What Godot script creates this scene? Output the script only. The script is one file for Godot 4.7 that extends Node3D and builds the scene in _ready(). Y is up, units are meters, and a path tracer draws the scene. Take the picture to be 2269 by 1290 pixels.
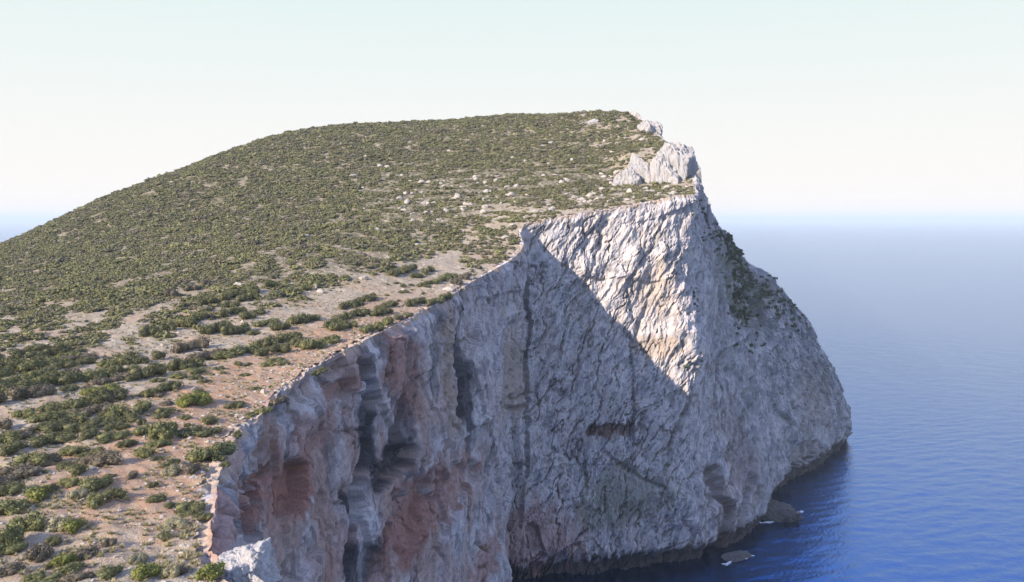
extends Node3D
# A limestone headland above the sea. World units are metres, y up, the camera looks along -z; "d" below is the distance north, d = -z.

# control points of the land's height, a thin-plate spline: east and north in hundreds of metres, weight
const LAND := [[-0.169, 0.620, 9.1030], [-0.282, 0.830, 4.5439], [-0.329, 0.950, 5.3965], [-0.401, 1.220, -4.0011], [-0.414, 1.500, -11.1951], [-0.394, 1.850, 3.9420], [-0.321, 2.280, -1.9059], [-0.196, 2.850, -4.4621], [-0.134, 3.100, 2.9184], [-0.008, 3.520, -5.9148], [0.044, 3.720, -31.8074], [0.054, 3.880, 26.6814], [0.233, 3.980, 5.7711], [0.554, 4.120, 0.4498], [0.786, 4.250, 16.9220], [0.904, 4.370, 9.3554], [0.948, 4.550, -30.6719], [0.982, 4.780, 14.3177], [1.010, 5.100, 11.4977], [0.938, 5.520, 35.9695], [0.886, 5.920, 3.9207], [0.809, 6.250, 30.2793], [-2.884, 5.000, -3.7043], [-2.651, 5.600, 7.9788], [-2.263, 6.100, -3.3063], [-1.696, 6.300, 1.5167], [-1.324, 6.350, -1.1370], [-0.923, 6.450, -0.9272], [-0.440, 6.500, -3.1443], [0.051, 6.500, -2.3652], [0.374, 6.450, -8.8806], [0.624, 6.350, -5.7137], [0.771, 6.250, 2.0620], [-0.494, 7.300, -0.3793], [0.418, 7.200, 17.8417], [-1.941, 7.200, 20.0340], [-0.603, 1.400, 13.1934], [-0.982, 2.300, 2.1724], [-1.613, 3.800, -4.1213], [-0.730, 3.300, 10.0027], [-1.055, 4.800, -0.2694], [-0.320, 4.700, -2.2474], [-0.380, 5.600, -5.2135], [0.280, 4.800, 7.8314], [0.618, 5.700, -10.7012], [-1.049, 1.800, -3.0408], [-1.738, 3.000, -1.4606], [-0.464, 0.780, 0.7995], [-0.308, 0.800, -20.1453], [0.693, 4.800, -16.7464], [0.847, 5.500, -39.3542], [0.369, 4.400, -9.3147], [-6.000, 5.000, 1.9664], [-4.500, 5.000, -1.8737], [-4.200, 3.000, 4.7410], [-2.500, 1.000, 3.4760], [-1.500, 0.600, -2.7862], [-0.600, 0.200, 5.4697], [0.200, 0.200, 2.8678], [-3.500, 7.500, -10.3641], [-1.000, 8.800, -9.9287], [1.000, 8.500, 8.4842], [2.000, 7.500, -23.7488], [-5.000, 2.000, -5.8352], [-3.000, -0.500, 0.4567], [0.000, -0.600, -5.2951]]
const LAND_PLANE := [690.0963, 2.7492, -18.9267]
const CLIFF := [[[30, 113, 40], [31.1, 98.9, 39.6], [32.9, 84.8, 39.1], [35.7, 56.5, 38.2], [38.6, 28.2, 37.3], [43.3, 0, 35.7], [46.2, -10.2, 34.8]],
	[[14, 115, -10], [15.1, 100.6, -10.5], [16.7, 86.2, -11.2], [19.5, 57.5, -12.4], [22.2, 28.8, -13.6], [26.8, 0, -15.6], [29.6, -10.4, -16.8]],
	[[-6, 116.5, -42], [-5, 101.9, -42.6], [-3.4, 87.4, -43.5], [-0.8, 58.2, -45.1], [1.7, 29.1, -46.6], [6, 0, -49.1], [8.6, -10.5, -50.7]],
	[[-16.9, 117.9, -62], [-15.8, 103.1, -62.6], [-14.2, 88.4, -63.4], [-11.6, 58.9, -64.9], [-8.9, 29.5, -66.3], [-4.6, 0, -68.7], [-1.9, -10.6, -70.1]],
	[[-28.2, 116.9, -83], [-27.1, 102.3, -83.5], [-25.5, 87.7, -84.3], [-22.8, 58.5, -85.6], [-20.1, 29.2, -86.9], [-15.6, 0, -89.1], [-12.9, -10.5, -90.4]],
	[[-32.9, 117.2, -95], [-31.8, 102.6, -95.3], [-30, 87.9, -95.9], [-27.2, 58.6, -96.7], [-24.3, 29.3, -97.6], [-19.5, 0, -99.1], [-16.7, -10.5, -100]],
	[[-40.1, 117.6, -122], [-38.9, 102.9, -122.2], [-37.1, 88.2, -122.5], [-34.2, 58.8, -122.9], [-31.2, 29.4, -123.4], [-26.3, 0, -124.1], [-23.3, -10.6, -124.6]],
	[[-41.4, 118.1, -150], [-40.2, 103.3, -150], [-38.4, 88.5, -150], [-35.4, 59, -149.9], [-32.4, 29.5, -149.9], [-27.4, 0, -149.8], [-24.4, -10.6, -149.8]],
	[[-39.4, 120.2, -185], [-38.2, 105.2, -184.9], [-36.4, 90.2, -184.6], [-33.4, 60.1, -184.3], [-30.5, 30.1, -183.9], [-25.5, 0, -183.3], [-22.5, -10.8, -183]],
	[[-32.1, 121.6, -228], [-30.9, 106.4, -227.8], [-29.1, 91.2, -227.4], [-26.2, 60.8, -226.8], [-23.2, 30.4, -226.2], [-18.3, 0, -225.3], [-15.4, -10.9, -224.7]],
	[[-19.6, 125.5, -285], [-18.4, 109.8, -284.7], [-16.7, 94.1, -284.3], [-13.7, 62.7, -283.7], [-10.8, 31.4, -283], [-5.9, 0, -281.9], [-3, -11.3, -281.2]],
	[[-13.4, 128.6, -310], [-12.2, 112.5, -309.7], [-10.5, 96.4, -309.3], [-7.5, 64.3, -308.6], [-4.6, 32.1, -307.8], [0.2, 0, -306.6], [3.1, -11.6, -305.9]],
	[[-0.8, 133.7, -352], [-1.7, 117, -354], [-2.4, 100.3, -355.5], [-3.4, 66.9, -357.1], [-3.8, 33.4, -356.6], [-3.6, 0, -354.1], [-3.6, -12, -350.1]],
	[[4.4, 138.9, -372], [3.5, 121.5, -372.6], [2.7, 104.2, -372.5], [1.9, 69.4, -370], [1.9, 34.7, -364.5], [2.9, 0, -356], [2.9, -12, -352]],
	[[5.4, 147.3, -388], [6, 128.8, -386.5], [6.7, 110.4, -384.4], [8.8, 73.6, -378.4], [11.6, 36.8, -369.8], [15.1, 0, -358.7], [15.1, -12, -354.7]],
	[[23.3, 151.2, -398], [23.9, 132.3, -394.9], [24.7, 113.4, -391.5], [26.5, 75.6, -383.5], [28.8, 37.8, -373.9], [31.5, 0, -362.9], [31.5, -12, -358.9]],
	[[55.4, 156.4, -412], [55.7, 136.9, -405.9], [55.9, 117.3, -400], [56, 78.2, -389.1], [55.8, 39.1, -379.1], [55.4, 0, -370.2], [55.4, -12, -366.2]],
	[[78.6, 160.7, -425], [79.5, 140.6, -416.9], [80.1, 120.5, -409.4], [80.9, 80.4, -396.4], [80.9, 40.2, -385.8], [80.2, 0, -377.7], [80.2, -12, -373.7]],
	[[90.4, 161.7, -437], [91.2, 140.3, -434], [91.6, 120.8, -429], [91.4, 82.8, -418], [92.9, 40.6, -404], [97.2, 0, -389.3], [101.2, -12, -389.3]],
	[[94.8, 162.9, -455], [97.6, 149.1, -452], [100.9, 131, -447], [103.8, 93.6, -435], [110.9, 46.4, -424], [119.6, 0, -412.3], [123.6, -12, -412.3]],
	[[98.2, 171.9, -478], [104.2, 151.9, -476], [110.8, 135.9, -470], [119, 99.8, -460], [130.7, 52.9, -456], [136.2, 0, -445], [140.2, -12, -445]],
	[[101, 184.4, -510], [112.3, 146.5, -500], [126.1, 130.4, -490], [138.8, 94.2, -488], [149.1, 47.8, -492], [156.8, 0, -491.6], [160.8, -12, -491.6]],
	[[93.8, 199.3, -552], [125.5, 135.4, -535], [144.4, 119.3, -512], [163.4, 85.5, -518], [176.5, 40.8, -526], [178.2, 0, -515.8], [182.2, -12, -515.8]],
	[[88.6, 213.5, -592], [137.9, 128.6, -570], [165, 102, -535], [186.2, 69.4, -545], [205.5, 30.3, -562], [203, 0, -548.7], [207, -12, -548.7]],
	[[80.9, 223.9, -625], [146.8, 121.4, -600], [174.5, 95.9, -562], [198.3, 65.4, -572], [220.3, 28.7, -584], [221.4, 0, -576.5], [225.4, -12, -576.5]],
	[[60, 205, -690], [100, 140, -665], [150, 110, -640], [185, 80, -630], [215, 40, -620], [228, 0, -622], [232, -12, -622]],
	[[20, 190, -760], [60, 150, -760], [90, 110, -760], [120, 70, -750], [150, 30, -740], [170, 0, -735], [174, -12, -735]],
	[[-100, 110, -890], [-95, 100, -905], [-90, 90, -920], [-80, 60, -940], [-75, 30, -960], [-70, 0, -980], [-66, -12, -980]]]
const CRACKS := [[3.2, 6, 10.44, 0.00, 10.20, 1.08, 9.96, 2.16, 9.82, 2.56],
	[3.4, 6, 8.46, 0.38, 8.58, 1.00, 8.48, 1.72, 8.28, 2.16, 8.12, 2.68],
	[1.6, 3.5, 14.02, 0.96, 13.92, 2.60, 13.50, 3.56, 13.08, 4.36],
	[3, 3, 9.12, 0.38, 9.04, 1.40, 8.92, 2.02],
	[1, 2.2, 15.90, 2.48, 15.90, 3.16, 15.92, 3.70],
	[1.4, 2.6, 16.96, 3.24, 16.62, 3.56, 16.46, 3.84],
	[1.5, 3, 21.32, 3.44, 20.88, 4.06],
	[2, 2.5, 21.34, 2.58, 19.00, 4.00],
	[6, 8, 17.88, 4.12, 18.04, 4.52, 17.84, 4.96],
	[4, 5, 19.22, 4.30, 18.72, 4.52, 18.38, 4.86],
	[1, 1.6, 6.64, 0.62, 6.62, 0.96, 6.48, 1.30],
	[0.9, 1.4, 7.26, 0.16, 7.28, 0.56, 7.16, 0.72],
	[1, 1.8, 15.24, 1.82, 14.78, 2.62, 14.00, 3.00],
	[1.6, 2.2, 16.84, 1.32, 16.08, 2.32, 15.92, 2.64],
	[1.5, 1.8, 16.60, 0.48, 15.80, 1.92],
	[1.3, 1.6, 15.58, 0.62, 15.24, 1.90],
	[0.8, 1.2, 9.92, 0.94, 9.26, 0.56],
	[1.2, 1.8, 15.40, 3.70, 16.02, 4.04, 16.40, 4.16],
	[0.8, 1.2, 7.74, 0.82, 8.46, 1.32],
	[1.2, 2, 6.88, 0.70, 6.52, 0.60, 5.24, 0.32],
	[0.9, 1.5, 11.58, 1.12, 11.38, 2.56, 11.54, 3.20],
	[1.8, 2.5, 18.50, 1.40, 19.12, 2.82, 18.24, 3.54, 17.38, 4.10]]
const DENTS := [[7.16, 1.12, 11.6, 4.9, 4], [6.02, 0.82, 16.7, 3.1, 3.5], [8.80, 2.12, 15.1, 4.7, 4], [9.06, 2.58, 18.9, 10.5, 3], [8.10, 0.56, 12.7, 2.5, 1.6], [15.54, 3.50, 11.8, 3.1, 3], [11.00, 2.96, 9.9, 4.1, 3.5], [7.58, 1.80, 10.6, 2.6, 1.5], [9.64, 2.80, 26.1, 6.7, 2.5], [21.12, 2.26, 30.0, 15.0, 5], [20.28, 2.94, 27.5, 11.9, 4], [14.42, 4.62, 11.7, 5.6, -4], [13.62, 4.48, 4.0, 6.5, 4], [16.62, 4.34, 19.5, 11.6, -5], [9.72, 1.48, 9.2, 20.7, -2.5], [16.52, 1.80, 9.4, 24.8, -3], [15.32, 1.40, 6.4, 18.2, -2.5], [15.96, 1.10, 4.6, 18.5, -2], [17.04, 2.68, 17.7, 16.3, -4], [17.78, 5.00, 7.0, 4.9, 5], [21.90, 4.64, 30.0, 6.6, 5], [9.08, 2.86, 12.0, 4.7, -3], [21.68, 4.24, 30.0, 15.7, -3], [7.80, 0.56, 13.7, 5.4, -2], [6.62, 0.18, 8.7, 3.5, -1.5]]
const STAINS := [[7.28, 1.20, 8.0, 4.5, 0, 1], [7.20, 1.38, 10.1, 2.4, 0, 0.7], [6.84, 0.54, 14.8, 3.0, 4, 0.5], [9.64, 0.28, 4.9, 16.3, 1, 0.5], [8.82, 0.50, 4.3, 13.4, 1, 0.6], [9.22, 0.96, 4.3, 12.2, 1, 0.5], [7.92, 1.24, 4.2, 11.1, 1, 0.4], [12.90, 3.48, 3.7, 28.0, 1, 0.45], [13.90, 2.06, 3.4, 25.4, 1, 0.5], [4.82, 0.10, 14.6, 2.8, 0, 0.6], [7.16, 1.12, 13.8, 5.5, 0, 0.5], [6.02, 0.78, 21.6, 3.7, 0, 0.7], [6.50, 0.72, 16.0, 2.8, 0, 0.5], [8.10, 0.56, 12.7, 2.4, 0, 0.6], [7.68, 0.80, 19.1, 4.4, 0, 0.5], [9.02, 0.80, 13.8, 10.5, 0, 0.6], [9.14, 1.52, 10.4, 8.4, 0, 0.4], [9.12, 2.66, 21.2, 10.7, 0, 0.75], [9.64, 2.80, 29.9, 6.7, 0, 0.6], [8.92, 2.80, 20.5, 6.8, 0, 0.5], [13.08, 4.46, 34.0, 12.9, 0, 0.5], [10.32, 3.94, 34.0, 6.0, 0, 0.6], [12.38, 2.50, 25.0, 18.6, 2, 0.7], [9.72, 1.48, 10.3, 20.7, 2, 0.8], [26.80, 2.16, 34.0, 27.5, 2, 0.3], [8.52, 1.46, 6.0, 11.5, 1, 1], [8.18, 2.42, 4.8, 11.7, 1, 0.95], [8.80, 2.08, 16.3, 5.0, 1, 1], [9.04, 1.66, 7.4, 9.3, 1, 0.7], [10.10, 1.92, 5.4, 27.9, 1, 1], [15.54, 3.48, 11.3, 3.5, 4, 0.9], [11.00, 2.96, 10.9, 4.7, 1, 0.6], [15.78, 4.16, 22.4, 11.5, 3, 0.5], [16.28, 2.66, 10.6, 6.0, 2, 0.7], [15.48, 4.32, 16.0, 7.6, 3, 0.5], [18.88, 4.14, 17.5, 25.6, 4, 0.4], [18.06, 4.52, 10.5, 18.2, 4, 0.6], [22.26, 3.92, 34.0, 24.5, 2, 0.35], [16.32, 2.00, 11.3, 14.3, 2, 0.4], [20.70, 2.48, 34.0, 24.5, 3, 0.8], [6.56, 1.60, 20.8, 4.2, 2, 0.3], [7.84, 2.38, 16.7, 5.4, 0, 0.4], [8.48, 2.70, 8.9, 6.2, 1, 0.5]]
const BARE := [[2.6, -93.5, 267.5, -98.3, 227.5, -81, 165], [2, -98.3, 227.5, -79.7, 195.5], [2.2, -81, 165, -79.2, 148.5, -77.6, 130], [2, -74, 179, -69.1, 194], [2.5, -79.9, 272.5, -75.7, 300.5, -90.6, 333], [5, -78.1, 353.5, -57.5, 338], [3, -65.9, 376.5, -52.7, 364.5], [8, -41.9, 299.5, -26.1, 292.5, -22.8, 333], [6, -38.6, 323.5, -21.9, 346], [6, -61.6, 243.5, -46.5, 242.5, -39, 259], [3, -79.1, 252, -67.9, 235], [4, -67, 302.5, -52.9, 301], [3, -8.9, 392.5, 5.1, 392.5], [2.5, 9.4, 409, 25.8, 406], [6, -29.4, 313, -24.4, 356.5], [3.5, -75.7, 209.5, -59.4, 201.5], [3, -67.2, 200, -44.5, 199.5]]
const SHRUBS := [[-54.4, 99, 2.87, 1.7, 2], [-55.1, 95, 3.25, 1.41, 1], [-50.7, 90.5, 3.1, 1.86, 1], [-50.3, 86.5, 2.5, 1.98, 1], [-49.8, 85, 2.24, 0.97, 1], [-54.2, 101.5, 1.6, 0.93, 0], [-58.6, 101, 2.66, 1.27, 1], [-60.7, 105.5, 3.89, 1.36, 3], [-61.5, 105, 1.38, 0.72, 3], [-52.7, 103.5, 2.32, 1.07, 1], [-49.7, 102.5, 2.7, 1.64, 1], [-49, 105, 1.66, 1.08, 0], [-46, 100, 2.24, 1.26, 0], [-46.7, 97.5, 2.31, 1.45, 1], [-49.9, 99.5, 1.96, 1.02, 4], [-46.4, 91, 2.04, 1.35, 2], [-47.7, 91, 1.8, 1.44, 4], [-46.1, 84, 2.1, 1.44, 3], [-46.5, 87.5, 1.15, 0.8, 0], [-43, 83, 1.64, 1.04, 2], [-41.7, 81.5, 1.72, 0.84, 1], [-43.9, 82, 0.76, 0.6, 0], [-40.9, 87.5, 1.27, 0.8, 3], [-41.7, 84.5, 1.78, 0.97, 3], [-43.8, 79, 1.56, 0.81, 1], [-42.7, 78.5, 2.07, 0.72, 1], [-46.7, 80, 1.68, 0.82, 3], [-39.7, 79, 1.77, 0.81, 3], [-37.4, 79.5, 2.09, 1, 1], [-34, 79.5, 2.51, 1.36, 2], [-36.5, 84, 1.33, 0.96, 4], [-31.6, 80, 1.26, 1.01, 4], [-54.1, 107.5, 2.4, 1.35, 0], [-53.1, 112, 3.24, 1.79, 3], [-57.3, 111.5, 1.76, 0.89, 0], [-56.3, 114, 1.65, 0.78, 0], [-60.8, 113.5, 4.93, 1.73, 1], [-61.2, 110.5, 3.49, 1.22, 3], [-63.4, 109, 1.15, 0.5, 0], [-46.8, 107.5, 1.56, 0.86, 3], [-49.1, 116.5, 2.15, 1.2, 1], [-47, 115, 1.36, 0.66, 0], [-44.1, 112.5, 1.78, 0.77, 0], [-43.1, 110, 1.59, 1.13, 4], [-43.5, 105, 1.11, 0.6, 0], [-41, 100, 1.84, 0.8, 0], [-39.1, 99, 1.3, 0.57, 0], [-49.7, 107.5, 0.99, 0.37, 0], [-58.7, 109, 0.86, 0.37, 0], [-36.2, 90.5, 1.31, 0.93, 4], [-36.9, 94, 1.86, 0.65, 4], [-59.7, 137, 3.97, 2.35, 1], [-59.9, 142.5, 1.69, 0.98, 1], [-58.6, 133.5, 3.16, 1.11, 0], [-58.7, 129, 2.72, 1.33, 0], [-67.8, 144.5, 5.7, 2, 0], [-66.5, 146.5, 2.89, 1.68, 3], [-71, 150, 3.55, 1.24, 2], [-70.5, 140.5, 4.81, 1.77, 0], [-73.3, 136.5, 4.67, 1.63, 1], [-69.5, 134, 4.23, 1.53, 1], [-66.2, 137, 3.97, 1.41, 3], [-66.7, 129, 5.09, 1.78, 0], [-62.6, 130, 3.93, 1.64, 0], [-66.6, 125.5, 2.81, 1.44, 0], [-65.5, 119.5, 5.19, 1.82, 0], [-64.5, 122.5, 2.58, 1.12, 0], [-70.2, 124.5, 3.28, 1.28, 3], [-70.5, 122, 3.21, 1.4, 1], [-74.2, 127.5, 1.85, 1.48, 3], [-68, 118.5, 3.12, 1.09, 0], [-63.3, 136.5, 1.62, 0.78, 0], [-61.4, 133, 1.4, 0.61, 0], [-60.1, 124.5, 2.79, 1.28, 0], [-57.2, 124.5, 3.28, 1.15, 1], [-53.7, 121.5, 1.92, 0.97, 0], [-56.2, 118, 1.71, 0.81, 1], [-57.5, 117, 1.23, 0.47, 0], [-59.4, 118.5, 1.09, 0.54, 0], [-55, 137.5, 2.17, 1.26, 0], [-57.3, 145, 2.1, 0.73, 3], [-56.1, 132, 1.22, 0.91, 0], [-53.8, 127.5, 2.68, 1.31, 1], [-50.5, 126, 3.32, 2.45, 1], [-50.2, 128.5, 2.2, 1.76, 0], [-49.7, 122.5, 2.9, 1.12, 1], [-61, 154.5, 4.47, 1.57, 0], [-63.1, 151, 1.79, 0.69, 3], [-60.6, 150, 2.17, 0.76, 3], [-70.1, 163, 2.57, 1.31, 0], [-65.5, 162, 1.71, 0.74, 0], [-76.1, 162.5, 3.64, 2.05, 1], [-74.8, 166, 5.24, 2.28, 0], [-72.8, 159.5, 4.2, 1.47, 3], [-68.1, 168, 6.19, 2.31, 0], [-75.4, 179, 4.71, 1.84, 0], [-76.9, 152, 2.4, 1.04, 0], [-74.1, 152.5, 1.81, 0.7, 3], [-79.4, 175.5, 3.46, 1.81, 1], [-78.3, 178.5, 3.52, 2.04, 0], [-83, 151, 8.35, 2.92, 0], [-80.9, 142.5, 6.75, 2.36, 3], [-81, 156, 5.34, 2.5, 1], [-82, 163, 2.79, 1.68, 3], [-88.5, 154.5, 5.29, 2.48, 1], [-93.5, 168.5, 6.65, 2.7, 0], [-89.9, 171, 5.85, 2.35, 1], [-86.7, 172.5, 4.99, 1.97, 0], [-100.3, 174, 3.66, 1.59, 0], [-97, 181.5, 7.17, 2.51, 0], [-88.8, 181, 3.81, 1.33, 3], [-92.3, 180.5, 4.75, 1.66, 1], [-103.8, 183.5, 6.04, 2.11, 0], [-94.1, 162.5, 3.21, 1.67, 1], [-87.2, 161.5, 4.25, 1.85, 0], [-53, 145.5, 3.45, 2, 2], [-54.8, 153.5, 1.82, 1.05, 1], [-55.5, 139.5, 2.39, 0.84, 0], [-54.7, 136.5, 1.98, 0.94, 0], [-50.9, 136, 1.79, 0.63, 0], [-46.9, 135.5, 2.32, 1.09, 0], [-49.5, 133, 0.88, 0.53, 0], [-46.5, 129, 4.07, 1.43, 0], [-47, 148, 3.31, 1.16, 0], [-41.6, 146.5, 2.89, 1.17, 1], [-42.8, 143, 1.51, 0.65, 0], [-40.4, 152, 2.6, 1.39, 3], [-46.7, 159, 1.57, 0.64, 0], [-57, 162, 1.92, 0.67, 0], [-59.6, 165, 2.17, 0.94, 0], [-58.3, 174.5, 1.84, 0.8, 0], [-56.3, 171, 1.35, 0.47, 0], [-56, 179, 2.36, 0.82, 0], [-54.1, 180, 1.42, 0.62, 0], [-52, 170.5, 1.57, 0.59, 0], [-52, 186, 1.1, 0.74, 0], [-49.6, 184.5, 2.67, 0.93, 1], [-49.7, 178.5, 2.35, 1.02, 1], [-46.9, 179.5, 2.6, 0.91, 1], [-44.5, 161.5, 0.74, 0.46, 0], [-42.8, 178, 0.7, 0.31, 0], [-63.9, 174, 3.43, 1.99, 0], [-62.3, 169, 3.56, 1.25, 1], [-40.7, 129.5, 1.36, 1.04, 0], [-40.9, 125, 1.32, 0.64, 0], [-40.4, 117.5, 3.87, 1.88, 1], [-39.1, 116, 1.98, 1.19, 0], [-37.5, 113.5, 1.19, 0.65, 0], [-44, 112.5, 1.78, 0.77, 0], [-41, 110.5, 2.18, 1.39, 3], [-43.3, 109.5, 1.58, 0.88, 4], [-42.4, 116.5, 1.23, 0.53, 0], [-38.4, 172, 1.81, 0.98, 0], [-37.9, 175.5, 2.08, 0.8, 0], [-36.7, 98.5, 2.59, 1.01, 1], [-35.4, 97, 1.91, 0.78, 0], [-33.9, 96, 1.39, 0.66, 0], [-36.4, 93.5, 2.09, 0.75, 4], [-36.2, 90, 1.18, 0.82, 0], [-28, 80, 2, 1.19, 2], [-31.6, 81, 1.71, 0.93, 3], [-34.7, 91.5, 0.84, 0.63, 4], [-71.3, 195, 5.9, 2.45, 3], [-63.9, 184.5, 5.1, 1.9, 3], [-59.2, 188, 6.43, 2.37, 1], [-66.8, 212.5, 4.75, 2.19, 0], [-72, 214, 5.07, 2.45, 0], [-68.8, 233.5, 3.99, 1.87, 0], [-62.7, 212.5, 3.08, 1.22, 0], [-54.2, 203.5, 8.57, 3, 0], [-51.4, 194.5, 6.65, 2.33, 0], [-55.7, 224, 9.73, 3.4, 0], [-44.1, 202.5, 6.4, 3.01, 1], [-77, 252, 5.97, 2.09, 0], [-62.8, 224.5, 4.14, 1.54, 1], [-52.1, 233.5, 1.84, 0.8, 0], [-45.1, 225, 3.55, 2.84, 0], [-98.1, 268, 7.05, 2.47, 3], [-82.2, 251, 9.91, 5.17, 0], [-74.1, 233.5, 4.92, 2.94, 0], [-83.1, 216, 8.53, 3.46, 0], [-81.1, 224.5, 5.32, 3.08, 1], [-65.7, 274, 8.65, 3.76, 1], [-79.4, 265, 10.46, 4.55, 1], [-17.9, 306, 7.25, 3.85, 3], [-23.7, 309, 7.73, 2.7, 1], [-22.3, 273.5, 7.2, 3.76, 0], [-28.8, 266.5, 5.26, 2.44, 0], [-36.6, 257, 4.73, 2.06, 0], [-37.2, 246.5, 5.51, 1.93, 0], [-30.3, 246, 4.21, 1.47, 0], [-38.4, 313, 7.83, 2.87, 0], [-32, 314, 7.44, 3.23, 0], [-29.2, 299, 3.54, 1.37, 0], [-28.2, 293, 2.7, 1.01, 0], [-35.7, 291, 1.91, 1, 0], [-33.8, 295, 1.94, 0.84, 0], [-38.6, 295, 1.94, 0.68, 0], [-28.6, 282.5, 1.3, 0.97, 0], [-34.6, 282, 3.34, 1.17, 0], [-43.5, 239, 8.18, 3.01, 0], [-42.7, 224.5, 5.02, 2.83, 1], [-45.1, 260, 8.9, 3.11, 0], [-33.9, 235.5, 3.1, 1.08, 0], [-35.1, 225.5, 6.82, 2.39, 1], [-38.6, 273, 1.8, 0.63, 0], [-34.4, 267.5, 1.06, 0.77, 0], [-32.6, 287, 1.13, 0.49, 0]]
const SEA_LEVEL := 0.0
const EYE := Vector3(0.0, 150.0, 0.0)
const PITCH := 0.08074
const FOCAL := 1965.0   # in pixels of a 2269 x 1290 picture

var rng := RandomNumberGenerator.new()
var noise_a := FastNoiseLite.new()
var noise_b := FastNoiseLite.new()
var noise_ridge := FastNoiseLite.new()
var noise_cell := FastNoiseLite.new()
var noise_block := FastNoiseLite.new()
var coarse := PackedFloat32Array()
const CELL := 8.0
const X0 := -720.0
const D0 := -96.0
const NX := 126
const ND := 142
var rim_line := PackedVector2Array()
var land_outline := PackedVector2Array()
var rim_far := PackedFloat32Array()
const RF_X0 := -200.0
const RF_D0 := -40.0
const RF_CELL := 4.0
const RF_NX := 85
const RF_ND := 180
var names := {}


func _ready() -> void:
	rng.seed = 7
	set_camera()
	set_sky()
	set_sun()
	set_noises()
	set_land()
	build_sea()
	build_hillside()
	build_cliff()
	build_crags()
	build_vegetation()
	build_stones()


# ---------------------------------------------------------------- camera, sky, sun

func set_camera() -> void:
	var cam := Camera3D.new()
	cam.name = "camera"
	cam.position = EYE
	cam.rotation = Vector3(-PITCH, 0, 0)
	cam.fov = rad_to_deg(2.0 * atan(645.0 / FOCAL))
	cam.near = 0.5
	cam.far = 120000.0
	cam.current = true
	add_child(cam)


func set_sky() -> void:
	var w := 512
	var h := 256
	var im := Image.create(w, h, false, Image.FORMAT_RGBF)
	var horizon := Vector3(0.36, 0.45, 0.485)
	var middle := Vector3(0.295, 0.435, 0.445)
	var high := Vector3(0.275, 0.385, 0.77)
	var veil := Vector3(0.54, 0.505, 0.475)
	var sun_way := -SUN_GOES
	for j in h:
		var up := (0.5 - (j + 0.5) / h) * PI
		for i in w:
			var az := ((i + 0.5) / w - 0.5) * TAU
			var way := Vector3(sin(az) * cos(up), sin(up), -cos(az) * cos(up))
			var e := clampf(sin(up), 0.0, 1.0)
			var c := horizon.lerp(middle, smoothstep(0.0, 0.26, e))
			c = c.lerp(high, smoothstep(0.20, 0.50, e))
			var near_sun := clampf(way.dot(sun_way) * 0.5 + 0.5, 0.0, 1.0)
			c = c.lerp(veil, smoothstep(0.2, 0.52, near_sun) * 1.0 * pow(1.0 - e, 3.0))
			im.set_pixel(i, j, Color(c.x, c.y, c.z))
	var mat := PanoramaSkyMaterial.new()
	mat.panorama = ImageTexture.create_from_image(im)
	var sky := Sky.new()
	sky.sky_material = mat
	var env := Environment.new()
	env.background_mode = Environment.BG_SKY
	env.sky = sky
	env.tonemap_mode = Environment.TONE_MAPPER_LINEAR
	env.tonemap_exposure = 1.95
	env.fog_enabled = true
	env.fog_density = 0.00008
	env.fog_light_color = Color(0.88, 0.945, 1.0)
	env.sdfgi_enabled = true
	env.ssao_enabled = true
	env.ssil_enabled = true
	var we := WorldEnvironment.new()
	we.name = "air"
	we.environment = env
	add_child(we)


const SUN_GOES := Vector3(0.660, -0.402, -0.592)

func set_sun() -> void:
	var sun := DirectionalLight3D.new()
	sun.name = "sun"
	sun.light_energy = 1.6
	sun.light_color = Color(1.0, 0.94, 0.87)
	sun.light_angular_distance = 0.5
	sun.shadow_enabled = true
	add_child(sun)
	sun.look_at_from_position(Vector3(0, 400, 0), Vector3(0, 400, 0) + SUN_GOES, Vector3.UP)


# ---------------------------------------------------------------- helpers

func set_noises() -> void:
	for a in [[noise_a, 11, 4], [noise_b, 23, 3]]:
		var n: FastNoiseLite = a[0]
		n.seed = a[1]
		n.noise_type = FastNoiseLite.TYPE_SIMPLEX_SMOOTH
		n.frequency = 1.0
		n.fractal_type = FastNoiseLite.FRACTAL_FBM
		n.fractal_octaves = a[2]
	noise_ridge.seed = 31
	noise_ridge.frequency = 1.0
	noise_ridge.noise_type = FastNoiseLite.TYPE_SIMPLEX_SMOOTH
	noise_ridge.fractal_type = FastNoiseLite.FRACTAL_RIDGED
	noise_ridge.fractal_octaves = 3
	for a in [[noise_cell, 5, FastNoiseLite.RETURN_DISTANCE2_SUB], [noise_block, 5, FastNoiseLite.RETURN_CELL_VALUE]]:
		var n: FastNoiseLite = a[0]
		n.seed = a[1]
		n.noise_type = FastNoiseLite.TYPE_CELLULAR
		n.cellular_return_type = a[2]
		n.cellular_distance_function = FastNoiseLite.DISTANCE_EUCLIDEAN
		n.cellular_jitter = 1.0
		n.frequency = 1.0
		n.fractal_type = FastNoiseLite.FRACTAL_NONE
		n.domain_warp_enabled = true
		n.domain_warp_amplitude = 0.35
		n.domain_warp_frequency = 0.9
		n.domain_warp_fractal_type = FastNoiseLite.DOMAIN_WARP_FRACTAL_NONE


func numbered(called: String) -> String:
	var n: int = names.get(called, 0)
	names[called] = n + 1
	return called if n == 0 else "%s_%03d" % [called, n]


func tag(o: Node, label := "", category := "", group := "", kind := "") -> void:
	if label: o.set_meta("label", label)
	if category: o.set_meta("category", category)
	if group: o.set_meta("group", group)
	if kind: o.set_meta("kind", kind)


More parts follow.
